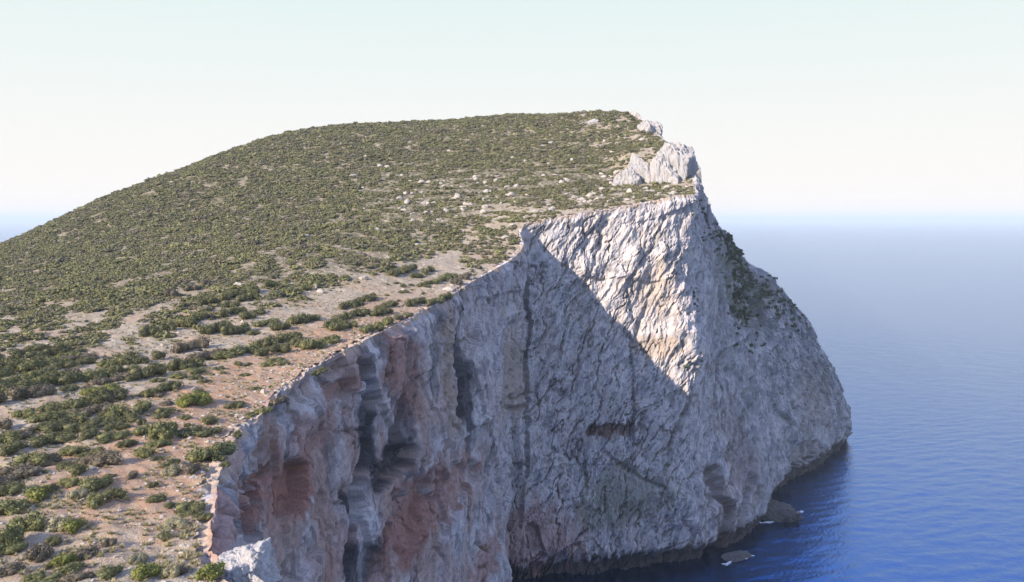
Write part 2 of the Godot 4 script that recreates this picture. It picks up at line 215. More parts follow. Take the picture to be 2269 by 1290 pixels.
func grid_mesh(points: PackedVector3Array, colors: PackedColorArray, columns: int, rows: int, keep: PackedByteArray, smooth: bool) -> ArrayMesh:
	var index := PackedInt32Array()
	index.resize((columns - 1) * (rows - 1) * 6)
	var k := 0
	for i in columns - 1:
		for j in rows - 1:
			var a := i * rows + j
			if keep.size() and not keep[a]:
				continue
			index[k] = a; index[k + 1] = a + rows; index[k + 2] = a + 1
			index[k + 3] = a + 1; index[k + 4] = a + rows; index[k + 5] = a + rows + 1
			k += 6
	index.resize(k)
	var arrays := []
	arrays.resize(Mesh.ARRAY_MAX)
	arrays[Mesh.ARRAY_VERTEX] = points
	arrays[Mesh.ARRAY_COLOR] = colors
	arrays[Mesh.ARRAY_INDEX] = index
	if smooth:
		var normals := PackedVector3Array()
		normals.resize(points.size())
		for i in columns:
			var i0 := maxi(i - 1, 0) * rows
			var i1 := mini(i + 1, columns - 1) * rows
			for j in rows:
				var j0 := maxi(j - 1, 0)
				var j1 := mini(j + 1, rows - 1)
				normals[i * rows + j] = (points[i * rows + j1] - points[i * rows + j0]).cross(points[i1 + j] - points[i0 + j]).normalized()
		arrays[Mesh.ARRAY_NORMAL] = normals
	var mesh := ArrayMesh.new()
	mesh.add_surface_from_arrays(Mesh.PRIMITIVE_TRIANGLES, arrays)
	return mesh


func noise_texture(size: int, frequency: float, seed_: int, low: float, high: float, as_normal := false, strength := 4.0, octaves := 5) -> NoiseTexture2D:
	var n := FastNoiseLite.new()
	n.seed = seed_
	n.noise_type = FastNoiseLite.TYPE_SIMPLEX_SMOOTH
	n.frequency = frequency
	n.fractal_octaves = octaves
	var t := NoiseTexture2D.new()
	t.width = size
	t.height = size
	t.seamless = true
	t.noise = n
	if as_normal:
		t.as_normal_map = true
		t.bump_strength = strength
	else:
		var g := Gradient.new()
		g.set_color(0, Color(low, low, low))
		g.set_color(1, Color(high, high, high))
		t.color_ramp = g
	return t


func earth_material(tile: float, seed_: int, low: float, bump: float) -> StandardMaterial3D:
	var m := StandardMaterial3D.new()
	m.vertex_color_use_as_albedo = true
	m.roughness = 0.95
	m.metallic_specular = 0.25
	m.albedo_texture = noise_texture(512, 0.03, seed_, low, 1.0)
	m.normal_enabled = true
	m.normal_texture = noise_texture(512, 0.035, seed_ + 1, 0, 1, true, bump)
	m.uv1_triplanar = true
	m.uv1_world_triplanar = true
	m.uv1_scale = Vector3.ONE / tile
	return m


func spline(a: float, b: float, c: float, d: float, t: float) -> float:
	return 0.5 * (2.0 * b + (c - a) * t + (2.0 * a - 5.0 * b + 4.0 * c - d) * t * t + (3.0 * b - a - 3.0 * c + d) * t * t * t)


func spline3(a: Vector3, b: Vector3, c: Vector3, d: Vector3, t: float) -> Vector3:
	return 0.5 * (2.0 * b + (c - a) * t + (2.0 * a - 5.0 * b + 4.0 * c - d) * t * t + (3.0 * b - a - 3.0 * c + d) * t * t * t)


func seen_at(p: Vector3) -> Vector2:
	# where a point of the place shows in the photograph, as shares across and down; used for labels only
	var y := p.y - EYE.y
	var d := -p.z
	var z := d * cos(PITCH) - y * sin(PITCH)
	var u := y * cos(PITCH) + d * sin(PITCH)
	return Vector2((1134.5 + FOCAL * p.x / z) / 2269.0, (645.0 - FOCAL * u / z) / 1290.0)


const ONES := ["zero", "one", "two", "three", "four", "five", "six", "seven", "eight", "nine", "ten", "eleven", "twelve", "thirteen", "fourteen", "fifteen", "sixteen", "seventeen", "eighteen", "nineteen"]
const TENS := ["", "", "twenty", "thirty", "forty", "fifty", "sixty", "seventy", "eighty", "ninety"]
var said := {}

func in_words(n: int) -> String:
	n = clampi(n, 0, 99)
	if n < 20:
		return ONES[n]
	return TENS[n / 10] + ("-" + ONES[n % 10] if n % 10 else "")


func place_label(what: String, p: Vector3) -> String:
	var at := seen_at(p) * 100.0
	var options := []
	for i in range(-2, 3):
		for j in range(-2, 3):
			var q := Vector2(roundf(at.x) + i, roundf(at.y) + j)
			options.append([q.distance_to(at), q])
	options.sort_custom(func(a, b): return a[0] < b[0])
	for o in options:
		var label := "%s, %s percent across and %s percent down the photo" % [what, in_words(int(o[1].x)), in_words(int(o[1].y))]
		if not said.has(label):
			said[label] = true
			return label
	return what


# ---------------------------------------------------------------- the land's shape

func set_land() -> void:
	coarse.resize(NX * ND)
	var px := PackedFloat32Array()
	var pd := PackedFloat32Array()
	var pw := PackedFloat32Array()
	for c in LAND:
		px.append(c[0]); pd.append(c[1]); pw.append(c[2])
	var n := px.size()
	for i in NX:
		for j in ND:
			var x := (X0 + i * CELL) / 100.0
			var d := (D0 + j * CELL) / 100.0
			var h: float = LAND_PLANE[0] + LAND_PLANE[1] * x + LAND_PLANE[2] * d
			for k in n:
				var r2 := (x - px[k]) * (x - px[k]) + (d - pd[k]) * (d - pd[k])
				if r2 > 1e-9:
					h += pw[k] * r2 * 0.5 * log(r2)
			coarse[i * ND + j] = h
	for s in CLIFF.size() - 1:
		for k in 8:
			var p := rim_point(s + k / 8.0)
			rim_line.append(Vector2(p.x, -p.z))
	rim_far.resize(RF_NX * RF_ND)
	for i in RF_NX:
		for j in RF_ND:
			var q := Vector2(RF_X0 + i * RF_CELL, RF_D0 + j * RF_CELL)
			var best := 1e9
			for k in rim_line.size() - 1:
				best = minf(best, q.distance_squared_to(Geometry2D.get_closest_point_to_segment(q, rim_line[k], rim_line[k + 1])))
			rim_far[i * RF_ND + j] = sqrt(best)
	for k in rim_line.size():
		var a := rim_line[maxi(k - 1, 0)]
		var b := rim_line[mini(k + 1, rim_line.size() - 1)]
		var along := (b - a).normalized()
		land_outline.append(rim_line[k] + Vector2(-along.y, along.x) * 1.2)
	land_outline.append(Vector2(-700, 1000))
	land_outline.append(Vector2(-700, -80))
	land_outline.append(Vector2(rim_line[0].x, -80))


func rim_point(s: float) -> Vector3:
	var i := clampi(int(s), 0, CLIFF.size() - 2)
	return spline3(control(i - 1, 0), control(i, 0), control(i + 1, 0), control(i + 2, 0), s - i)


func control(i: int, j: int) -> Vector3:
	var c: Array = CLIFF[clampi(i, 0, CLIFF.size() - 1)][clampi(j, 0, 6)]
	return Vector3(c[0], c[1], c[2])


func rim_distance(x: float, d: float) -> float:
	var fx := (x - RF_X0) / RF_CELL
	var fd := (d - RF_D0) / RF_CELL
	if fx < 0.0 or fd < 0.0 or fx >= RF_NX - 1 or fd >= RF_ND - 1:
		return 200.0
	var i := int(fx)
	var j := int(fd)
	fx -= i
	fd -= j
	var k := i * RF_ND + j
	return lerpf(lerpf(rim_far[k], rim_far[k + 1], fd), lerpf(rim_far[k + RF_ND], rim_far[k + RF_ND + 1], fd), fx)


func land_height(x: float, d: float) -> float:
	var fx := clampf((x - X0) / CELL, 1.0, NX - 2.01)
	var fd := clampf((d - D0) / CELL, 1.0, ND - 2.01)
	var i := int(fx)
	var j := int(fd)
	fx -= i
	fd -= j
	var k := (i - 1) * ND + j
	var h := spline(
		spline(coarse[k - 1], coarse[k], coarse[k + 1], coarse[k + 2], fd),
		spline(coarse[k + ND - 1], coarse[k + ND], coarse[k + ND + 1], coarse[k + ND + 2], fd),
		spline(coarse[k + 2 * ND - 1], coarse[k + 2 * ND], coarse[k + 2 * ND + 1], coarse[k + 2 * ND + 2], fd),
		spline(coarse[k + 3 * ND - 1], coarse[k + 3 * ND], coarse[k + 3 * ND + 1], coarse[k + 3 * ND + 2], fd), fx)
	h += noise_a.get_noise_2d(x / 55.0, d / 55.0) * 1.0
	h += 8.0 * smoothstep(483.0, 490.0, d) * (1.0 - smoothstep(500.0, 560.0, d)) * smoothstep(54.0, 68.0, x) * (1.0 - smoothstep(90.0, 97.0, x))
	h += noise_b.get_noise_2d(x / 7.0, d / 7.0) * 0.32
	return h


func slope_noise(x: float, d: float) -> float:
	return noise_b.get_noise_2d(x / 1.9 + 40.0, d / 1.9) * 0.24


# ---------------------------------------------------------------- sea

func build_sea() -> void:
	var xs := PackedFloat32Array()
	var ds := PackedFloat32Array()
	var x := 40.0
	while x < 620.0:
		xs.append(x)
		x += 1.6 + maxf(0.0, x - 330.0) * 0.012
	var step := 6.0
	while x < 70000.0:
		xs.append(x); x += step; step *= 1.5
	var left := PackedFloat32Array([-70000.0, -30000.0, -10000.0, -4000.0, -1500.0, -600.0, -200.0, -60.0, 0.0, 20.0])
	left.append_array(xs)
	xs = left
	var d := 340.0
	ds.append_array([-70000.0, -20000.0, -5000.0, -1000.0, -200.0, 0.0, 150.0, 280.0])
	while d < 1500.0:
		ds.append(d)
		d += 1.3 + maxf(0.0, d - 600.0) * 0.012
	step = 16.0
	while d < 70000.0:
		ds.append(d); d += step; step *= 1.4
	ds.append(70000.0)
	var points := PackedVector3Array()
	points.resize(xs.size() * ds.size())
	var colors := PackedColorArray()
	colors.resize(points.size())
	var k := 0
	for px in xs:
		for pd in ds:
			var y := SEA_LEVEL
			if px > 30.0 and px < 640.0 and pd > 320.0 and pd < 1500.0:
				var edge := smoothstep(1500.0, 1100.0, pd) * smoothstep(640.0, 560.0, px)
				y += edge * (noise_a.get_noise_2d((px + pd * 0.35) / 30.0, (pd - px * 0.35) / 11.0) * 0.28 + noise_b.get_noise_2d((px * 0.9 + pd * 0.5) / 9.0, (pd * 0.9 - px * 0.5) / 4.5) * 0.10)
			points[k] = Vector3(px, y, -pd)
			colors[k] = Color.WHITE
			k += 1
	var m := StandardMaterial3D.new()
	m.albedo_color = Color(0.003, 0.12, 0.38).linear_to_srgb()
	m.metallic = 1.0   # deep water: all that is seen is tinted reflection
	m.roughness = 0.2
	m.metallic_specular = 0.65
	m.normal_enabled = true
	m.normal_texture = noise_texture(1024, 0.022, 77, 0, 1, true, 3.0, 5)
	m.normal_scale = 1.0
	m.uv1_triplanar = true
	m.uv1_world_triplanar = true
	m.uv1_scale = Vector3(1.0 / 55.0, 1.0 / 55.0, 1.0 / 34.0)
	var o := MeshInstance3D.new()
	o.name = "sea"
	o.mesh = grid_mesh(points, colors, xs.size(), ds.size(), PackedByteArray(), true)
	o.material_override = m
	add_child(o)
	tag(o, "calm deep blue sea with fine ripples below the headland", "sea", "", "structure")


# ---------------------------------------------------------------- hillside

func bareness(x: float, d: float) -> float:
	# 1 on the trodden strips and open patches between the shrubs
	var q := Vector2(x, d)
	var best := 0.0
	for b in BARE:
		var w: float = b[0]
		for k in range(1, b.size() - 3, 2):
			var a := Vector2(b[k], b[k + 1])
			var c := Vector2(b[k + 2], b[k + 3])
			if absf(x - a.x) > 60.0 or absf(d - a.y) > 80.0:
				continue
			var far := q.distance_to(Geometry2D.get_closest_point_to_segment(q, a, c))
			best = maxf(best, 1.0 - smoothstep(w * 0.6, w * 1.25, far + noise_b.get_noise_2d(x / 5.0, d / 5.0) * w * 0.5))
	return best


func build_hillside() -> void:
	var xs := PackedFloat32Array()
	var ds := PackedFloat32Array()
	var x := -700.0
	while x < 125.0:
		xs.append(x)
		x += clampf((-78.0 - x) * 0.03, 0.62, 9.0)
	var d := 18.0
	while d < 990.0:
		ds.append(d)
		d += clampf(0.5 + (d - 170.0) * 0.0045, 0.5, 4.0)
	var columns := xs.size()
	var rows := ds.size()
	var points := PackedVector3Array()
	var colors := PackedColorArray()
	var keep := PackedByteArray()
	points.resize(columns * rows)
	colors.resize(columns * rows)
	keep.resize(columns * rows)
	var stony := Vector3(0.49, 0.40, 0.285)
	var pale := Vector3(0.60, 0.505, 0.375)
	var orange := Vector3(0.58, 0.355, 0.215)
	var litter := Vector3(0.21, 0.185, 0.105)
	for i in columns:
		for j in rows:
			var px := xs[i]
			var pd := ds[j]
			var k := i * rows + j
			var inside := px < -120.0 or Geometry2D.is_point_in_polygon(Vector2(px, pd), land_outline)
			keep[k] = 1 if inside else 0
			var h := land_height(px, pd)
			if pd < 420.0 and px > -150.0:
				h += slope_noise(px, pd)
			points[k] = Vector3(px, h, -pd)
			var e := rim_distance(px, pd)
			var c := stony.lerp(pale, clampf(noise_a.get_noise_2d(px / 6.0 + 9.0, pd / 6.0) * 1.4 + 0.4, 0.0, 1.0))
			var earth := (1.0 - smoothstep(13.0, 27.0, e + noise_b.get_noise_2d(px / 9.0, pd / 9.0) * 9.0)) * smoothstep(80.0, 100.0, pd) * (1.0 - smoothstep(225.0, 320.0, pd))
			earth = maxf(earth, 0.45 * smoothstep(-0.1, 0.35, noise_b.get_noise_2d(px / 22.0 - 7.0, pd / 22.0)) * (1.0 - smoothstep(330.0, 420.0, pd)))
			c = c.lerp(orange, earth * clampf(0.75 + noise_a.get_noise_2d(px / 2.5, pd / 2.5) * 0.8, 0.0, 1.0))
			var wooded := smoothstep(210.0, 330.0, pd) * smoothstep(20.0, 60.0, e)
			c = c.lerp(litter, wooded * clampf(0.8 + noise_b.get_noise_2d(px / 4.0, pd / 4.0 + 60.0) * 1.6, 0.0, 1.0))
			c *= 1.0 + noise_b.get_noise_2d(px / 1.1 + 300.0, pd / 1.1) * 0.28
			colors[k] = Color(c.x, c.y, c.z)
	# a cell is drawn when its four corners lie on land
	for i in columns - 1:
		for j in rows - 1:
			var k := i * rows + j
			if not (keep[k] and keep[k + 1] and keep[k + rows] and keep[k + rows + 1]):
				keep[k] = 0
	var o := MeshInstance3D.new()
	o.name = "hillside"
	o.mesh = grid_mesh(points, colors, columns, rows, keep, true)
	o.material_override = earth_material(4.0, 101, 0.55, 12.0)
	add_child(o)
	tag(o, "sloping hillside of pale stony ground and orange earth above the cliff", "hillside", "", "structure")


# ---------------------------------------------------------------- cliff

var cliff_points := PackedVector3Array()
var cliff_rows := 0
var cliff_s := PackedFloat32Array()
var cliff_t := PackedFloat32Array()
const LIP := 18

func cliff_index(s: float, t: float) -> Vector2i:
	return Vector2i(clampi(cliff_s.bsearch(s), 0, cliff_s.size() - 1), LIP + clampi(cliff_t.bsearch(t), 0, cliff_t.size() - 1))


func build_cliff() -> void:
	for s in CLIFF.size() - 1:
		var length := maxf(control(s, 0).distance_to(control(s + 1, 0)), maxf(control(s, 3).distance_to(control(s + 1, 3)), control(s, 1).distance_to(control(s + 1, 1))))
		var n := maxi(2, int(ceil(length / (2.5 if s < 2 or s > 24 else 0.5 if s < 19 else 0.75))))
		for k in n:
			cliff_s.append(s + float(k) / n)
	cliff_s.append(CLIFF.size() - 1)
	var parts := [30, 30, 58, 58, 60, 4]
	for t in 6:
		for k in parts[t]:
			cliff_t.append(t + float(k) / parts[t])
	cliff_t.append(6.0)
	var columns := cliff_s.size()
	var rows := LIP + cliff_t.size()
	cliff_rows = rows
	var base := PackedVector3Array()
	base.resize(columns * rows)
	var along := PackedFloat32Array()
	along.resize(columns)
	var way_in := PackedVector2Array()
	way_in.resize(columns)
	for i in columns:
		var si := clampi(int(cliff_s[i]), 0, CLIFF.size() - 2)
		var f := cliff_s[i] - si
		var c: Array[Vector3] = []
		for j in 7:
			c.append(spline3(control(si - 1, j), control(si, j), control(si + 1, j), control(si + 2, j), f))
		for j in cliff_t.size():
			var ti := clampi(int(cliff_t[j]), 0, 5)
			base[i * rows + LIP + j] = spline3(c[maxi(ti - 1, 0)], c[ti], c[ti + 1], c[mini(ti + 2, 6)], cliff_t[j] - ti)
		var r0 := rim_point(maxf(cliff_s[i] - 0.15, 0.0))
		var r1 := rim_point(minf(cliff_s[i] + 0.15, CLIFF.size() - 1.0))
		var dir := Vector2(r1.x - r0.x, r1.z - r0.z).normalized()
		way_in[i] = Vector2(dir.y, -dir.x)
		for j in LIP:
			var inland := float(LIP - j) / LIP * 9.0
			var q := Vector2(c[0].x, c[0].z) + way_in[i] * inland
			base[i * rows + j] = Vector3(q.x, land_height(q.x, -q.y) + lerpf(-0.15, -0.9, inland / 9.0), q.y)
		if i:
			along[i] = along[i - 1] + base[i * rows + LIP + 60].distance_to(base[(i - 1) * rows + LIP + 60]) * lerpf(0.42, 1.0, smoothstep(10.0, 13.0, cliff_s[i]))
	var push := PackedFloat32Array()
	push.resize(columns * rows)
	var colors := PackedColorArray()
	colors.resize(columns * rows)
	var red := PackedFloat32Array()
	var white := Vector3(0.60, 0.55, 0.53)
	var cream := Vector3(0.58, 0.50, 0.445)
	var grey := Vector3(0.36, 0.355, 0.365)
	var rust := Vector3(0.42, 0.285, 0.225)
	for i in columns:
		var s := cliff_s[i]
		var rough := lerpf(0.45, 1.0, smoothstep(9.0, 13.5, s))
		var lean := lerpf(0.08, 0.5, smoothstep(11.5, 14.5, s)) * (1.0 - smoothstep(18.5, 20.0, s))
		var a := along[i]
		var near := 1.0 - smoothstep(8.5, 12.5, s)
		for j in rows:
			var k := i * rows + j
			var p := base[k]
			var y := p.y
			var q := a - y * lean + noise_a.get_noise_2d(a / 34.0 + 15.0, y / 30.0) * 3.5
			var steep := 1.7
			var wild := smoothstep(-0.35, 0.35, noise_a.get_noise_2d(a / 30.0 + 200.0, y / 38.0))
			var big := noise_a.get_noise_2d(q / 42.0, y / 95.0) * 5.0
			var lumps := noise_a.get_noise_2d(q / 13.0 + 7.0, y / (13.0 * steep)) * 1.7 + noise_a.get_noise_2d(q / 4.2 - 60.0, y / (4.2 * steep)) * lerpf(0.15, 0.8, wild)
			var rib := (noise_ridge.get_noise_2d(q / 16.0, y / 60.0) - 0.1) * 1.1
			var rib2 := lerpf(0.15, 0.8, wild) * noise_ridge.get_noise_2d(q / 5.2 + 30.0, y / 24.0)
			var n1 := absf(noise_b.get_noise_2d(q / 15.0 + 90.0, y / lerpf(46.0, 38.0, rough)))
			var n2 := absf(noise_b.get_noise_2d(q / 6.0 - 45.0, y / lerpf(22.0, 13.0, rough)))
			var split := -2.4 * (1.0 - smoothstep(0.0, 0.035, n1)) - 1.3 * (1.0 - smoothstep(0.0, 0.05, n2)) * (1.0 - wild * 0.5)
			var block := noise_block.get_noise_2d(q / 19.0 + 9.0, y / 36.0) * 1.2 * smoothstep(3.0, 7.0, s) + noise_block.get_noise_2d(a / 8.0 - 70.0, y / 24.0) * 1.3 * near * smoothstep(3.0, 6.0, s) + noise_block.get_noise_2d(a / 60.0, (y - a * 0.22) / 12.0) * 0.9
			var v2 := noise_cell.get_noise_2d(q / 3.1 + 80.0, y / 4.0) + 1.0
			var pit := -0.45 * (1.0 - smoothstep(0.0, 0.2, v2)) * smoothstep(-0.1, 0.3, noise_a.get_noise_2d(a / 17.0 - 300.0, y / 17.0))
			var fine := noise_b.get_noise_2d(a / 1.7, y / 2.2) * 0.42
			var lip := 0.3 + 0.7 * smoothstep(0.0, 8.0, j - LIP)
			var out := (big * 0.8 + split + block) * lip + (rib + rib2 + lumps * lerpf(1.0, 0.55, near)) * rough * lip * (1.0 + 0.35 * smoothstep(18.5, 20.0, s)) + (pit + fine) * lerpf(0.6, 1.0, rough)
			if j < LIP:
				out = (pit + fine) * 0.5 + rib2 * 0.4 + noise_b.get_noise_2d(p.x / 3.0, p.z / 3.0) * 0.75 - 0.05
			elif y < 10.0:
				out -= (1.0 - smoothstep(3.0, 8.0, y + noise_b.get_noise_1d(a / 7.0) * 3.0)) * 4.0
			if j >= LIP and j < LIP + 5:
				out = maxf(out, -0.7)
			push[k] = out
			var c := white.lerp(cream, clampf(0.35 + noise_a.get_noise_2d(a / 16.0 + 50.0, y / 22.0) * 1.3, 0.0, 1.0))
			c = c.lerp(grey, clampf(noise_a.get_noise_2d(q / 3.4, y / 11.0 + 70.0) * 1.5 + 0.12, 0.0, 0.85))
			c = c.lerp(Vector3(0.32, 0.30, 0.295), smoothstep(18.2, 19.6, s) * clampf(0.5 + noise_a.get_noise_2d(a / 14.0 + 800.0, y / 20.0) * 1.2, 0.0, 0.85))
			c = c.lerp(Vector3(0.60, 0.56, 0.53), smoothstep(0.05, 0.3, noise_a.get_noise_2d(q / 7.0 + 400.0, y / 9.0)) * 0.7)
			c = c.lerp(Vector3(0.20, 0.195, 0.20), smoothstep(0.12, 0.36, noise_a.get_noise_2d(q / 5.0 - 90.0, y / 8.0)) * 0.65)
			c = c.lerp(Vector3(0.13, 0.115, 0.11), near * smoothstep(0.16, 0.4, noise_a.get_noise_2d(a / 3.0 + 640.0, y / 36.0) + 0.5 * noise_a.get_noise_2d(a / 30.0, y / 30.0 + 80.0)) * 0.75)
			c = c.lerp(rust, near * clampf(0.42 + noise_a.get_noise_2d(a / 12.0 - 20.0, y / 34.0) * 1.6, 0.0, 0.85))
			c *= 1.0 + noise_b.get_noise_2d(a / 0.9 + 500.0, y / 1.0) * 0.22 
			if j < LIP + 4:
				var soil := smoothstep(-0.2, 0.15, noise_b.get_noise_2d(p.x / 2.6 + 77.0, p.z / 2.6) + noise_a.get_noise_2d(p.x / 13.0, p.z / 13.0 + 31.0) * 1.1 + (LIP - j) * 0.03 + 0.05)
				c = c.lerp(Vector3(0.50, 0.38, 0.27), soil * 0.85 * (1.0 - smoothstep(17.0, 18.5, s)))
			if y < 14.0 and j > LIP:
				c = c.lerp(Vector3(0.085, 0.07, 0.06), (1.0 - smoothstep(6.0, 9.0, y + noise_b.get_noise_2d(a / 5.0, y / 4.0) * 5.0)) * 0.93)  # wet rock at the waterline, with the undercut's shade also put into the colour
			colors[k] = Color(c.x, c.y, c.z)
	stamp_cracks(base, push, columns, rows)
	stamp_dents(base, push, columns, rows)
	stamp_stains(base, colors, along, columns, rows)
	cliff_points.resize(columns * rows)
	for i in columns:
		var i0 := maxi(i - 3, 0) * rows
		var i1 := mini(i + 3, columns - 1) * rows
		for j in rows:
			var k := i * rows + j
			var n: Vector3
			if j < LIP:
				n = Vector3.UP
			else:
				var j0 := maxi(j - 3, LIP)
				var j1 := mini(j + 3, rows - 1)
				n = (base[i * rows + j1] - base[i * rows + j0]).cross(base[i1 + j] - base[i0 + j]).normalized()
				n = n.lerp(Vector3.UP, 0.45 * (1.0 - smoothstep(0.0, 4.0, j - LIP))).normalized()
			cliff_points[k] = base[k] + n * push[k]
	var o := MeshInstance3D.new()
	o.name = "cliff"
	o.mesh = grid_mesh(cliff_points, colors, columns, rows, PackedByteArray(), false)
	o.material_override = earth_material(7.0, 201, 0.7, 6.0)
	add_child(o)
	tag(o, "tall pale limestone sea cliff with rust red stains and dark cracks", "cliff", "", "structure")
	print("cliff ", columns, " x ", rows)


func stamp_cracks(base: PackedVector3Array, push: PackedFloat32Array, columns: int, rows: int) -> void:
	var cut := PackedFloat32Array()
	cut.resize(push.size())
	for c in CRACKS:
		var w: float = c[0]
		var deep: float = c[1]
		for m in range(2, c.size() - 3, 2):
			var steps := int(maxf(absf(c[m + 2] - c[m]) * 60.0, absf(c[m + 3] - c[m + 1]) * 45.0)) + 2
			for n in steps:
				var f := float(n) / steps
				var at := cliff_index(lerpf(c[m], c[m + 2], f), lerpf(c[m + 1], c[m + 3], f))
				var mid := base[at.x * rows + at.y]
				var side: int = int(noise_b.get_noise_2d(mid.y / 9.0, w * 7.0 + c[2]) * w * 2.2)
				at.x = clampi(at.x + side, 0, columns - 1)
				mid = base[at.x * rows + at.y]
				var wide: float = w * (0.75 + 0.6 * noise_b.get_noise_1d(mid.y / 6.0 + c[2] * 9.0))
				var reach := int(wide / 0.4) + 2
				for i in range(maxi(at.x - reach, 0), mini(at.x + reach + 1, columns)):
					for j in range(maxi(at.y - 8, LIP), mini(at.y + 9, rows)):
						var off := base[i * rows + j] - mid
						var far := Vector2(Vector2(off.x, off.z).length() / wide, off.y / minf(wide, 2.5)).length()
						if far < 1.0:
							cut[i * rows + j] = maxf(cut[i * rows + j], deep * (1.0 - far * far * far))
	for k in push.size():
		push[k] -= cut[k]


func stamp_dents(base: PackedVector3Array, push: PackedFloat32Array, columns: int, rows: int) -> void:
	for c in DENTS:
		var at := cliff_index(c[0], c[1])
		var mid := base[at.x * rows + at.y]
		var ru: float = c[2]
		var rv: float = c[3]
		for i in range(maxi(at.x - int(ru / 0.4), 0), mini(at.x + int(ru / 0.4), columns)):
			for j in range(maxi(at.y - int(rv / 0.3), LIP), mini(at.y + int(rv / 0.3), rows)):
				var p := base[i * rows + j]
				var u := Vector2(p.x - mid.x, p.z - mid.z).length() / ru
				var v := absf(p.y - mid.y) / rv
				var far := sqrt(u * u + v * v) + noise_a.get_noise_2d(i / 22.0, j / 22.0) * 0.7
				if far < 1.0:
					push[i * rows + j] -= c[4] * smoothstep(1.0, 0.8 if c[4] > 0.0 else 0.0, far)


func stamp_stains(base: PackedVector3Array, colors: PackedColorArray, along: PackedFloat32Array, columns: int, rows: int) -> void:
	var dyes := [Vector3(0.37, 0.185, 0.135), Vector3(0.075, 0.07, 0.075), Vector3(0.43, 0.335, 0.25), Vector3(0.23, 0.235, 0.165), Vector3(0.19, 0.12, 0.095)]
	for c in STAINS:
		var at := cliff_index(c[0], c[1])
		var mid := base[at.x * rows + at.y]
		var ru: float = c[2]
		var rv: float = c[3]
		var dye: Vector3 = dyes[int(c[4])]
		for i in range(maxi(at.x - int(ru / 0.4), 0), mini(at.x + int(ru / 0.4), columns)):
			for j in range(maxi(at.y - int(rv / 0.3), LIP), mini(at.y + int(rv / 0.3), rows)):
				var p := base[i * rows + j]
				var u := Vector2(p.x - mid.x, p.z - mid.z).length() / ru
				var v := absf(p.y - mid.y) / rv
				var far := sqrt(u * u + v * v)
				var grain := noise_a.get_noise_2d(along[i] / 5.0 + c[0] * 30.0, p.y / 14.0) * 0.9 + noise_b.get_noise_2d(along[i] / 1.3, p.y / 3.5) * 0.45
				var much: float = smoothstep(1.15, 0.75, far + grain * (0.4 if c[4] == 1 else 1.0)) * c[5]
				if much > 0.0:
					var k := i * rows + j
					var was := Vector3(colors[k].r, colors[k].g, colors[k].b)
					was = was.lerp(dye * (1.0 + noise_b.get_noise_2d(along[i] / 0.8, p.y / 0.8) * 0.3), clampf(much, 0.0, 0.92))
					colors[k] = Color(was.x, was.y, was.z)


# ---------------------------------------------------------------- crags, boulders, stones

func rock_mesh(seed_: int, rings: int, sides: int, cuts: int, bump: float) -> ArrayMesh:
	# a broken limestone block of half-size about one: planes of fracture, then ribs and pits
	var r := RandomNumberGenerator.new()
	r.seed = seed_ * 31 + 5
	var planes: Array[Vector3] = []
	var offs := PackedFloat32Array()
	for k in cuts:
		planes.append(Vector3(r.randfn(), r.randfn() * 0.8, r.randfn()).normalized())
		offs.append(r.randf_range(0.66, 1.0))
	var points := PackedVector3Array()
	var colors := PackedColorArray()
	var o := seed_ * 17.3
	for i in sides + 1:
		for j in rings + 1:
			var az := TAU * (i % sides) / sides
			var up := PI * (float(j) / rings - 0.5)
			var n := Vector3(cos(az) * cos(up), -sin(up), sin(az) * cos(up))
			var m := 1.25
			for k in cuts:
				var c := n.dot(planes[k])
				if c > 0.05:
					m = minf(m, offs[k] / c)
			var p := n * m
			m *= 1.0 + bump * (noise_ridge.get_noise_3d(p.x * 0.9 + o, p.y * 0.4, p.z * 0.9) * 0.5 + noise_a.get_noise_3d(p.x * 2.0, p.y * 1.2 + o, p.z * 2.0) * 0.45 + noise_b.get_noise_3d(p.x * 6.0, p.y * 4.0, p.z * 6.0 + o) * 0.22)
			points.append(n * m)
			var g := 1.0 + noise_a.get_noise_3d(p.x * 3.0 + o, p.y * 2.0, p.z * 3.0) * 0.45
			colors.append(Color(g, g * 0.985, g * 0.97))
	return grid_mesh(points, colors, sides + 1, rings + 1, PackedByteArray(), false)


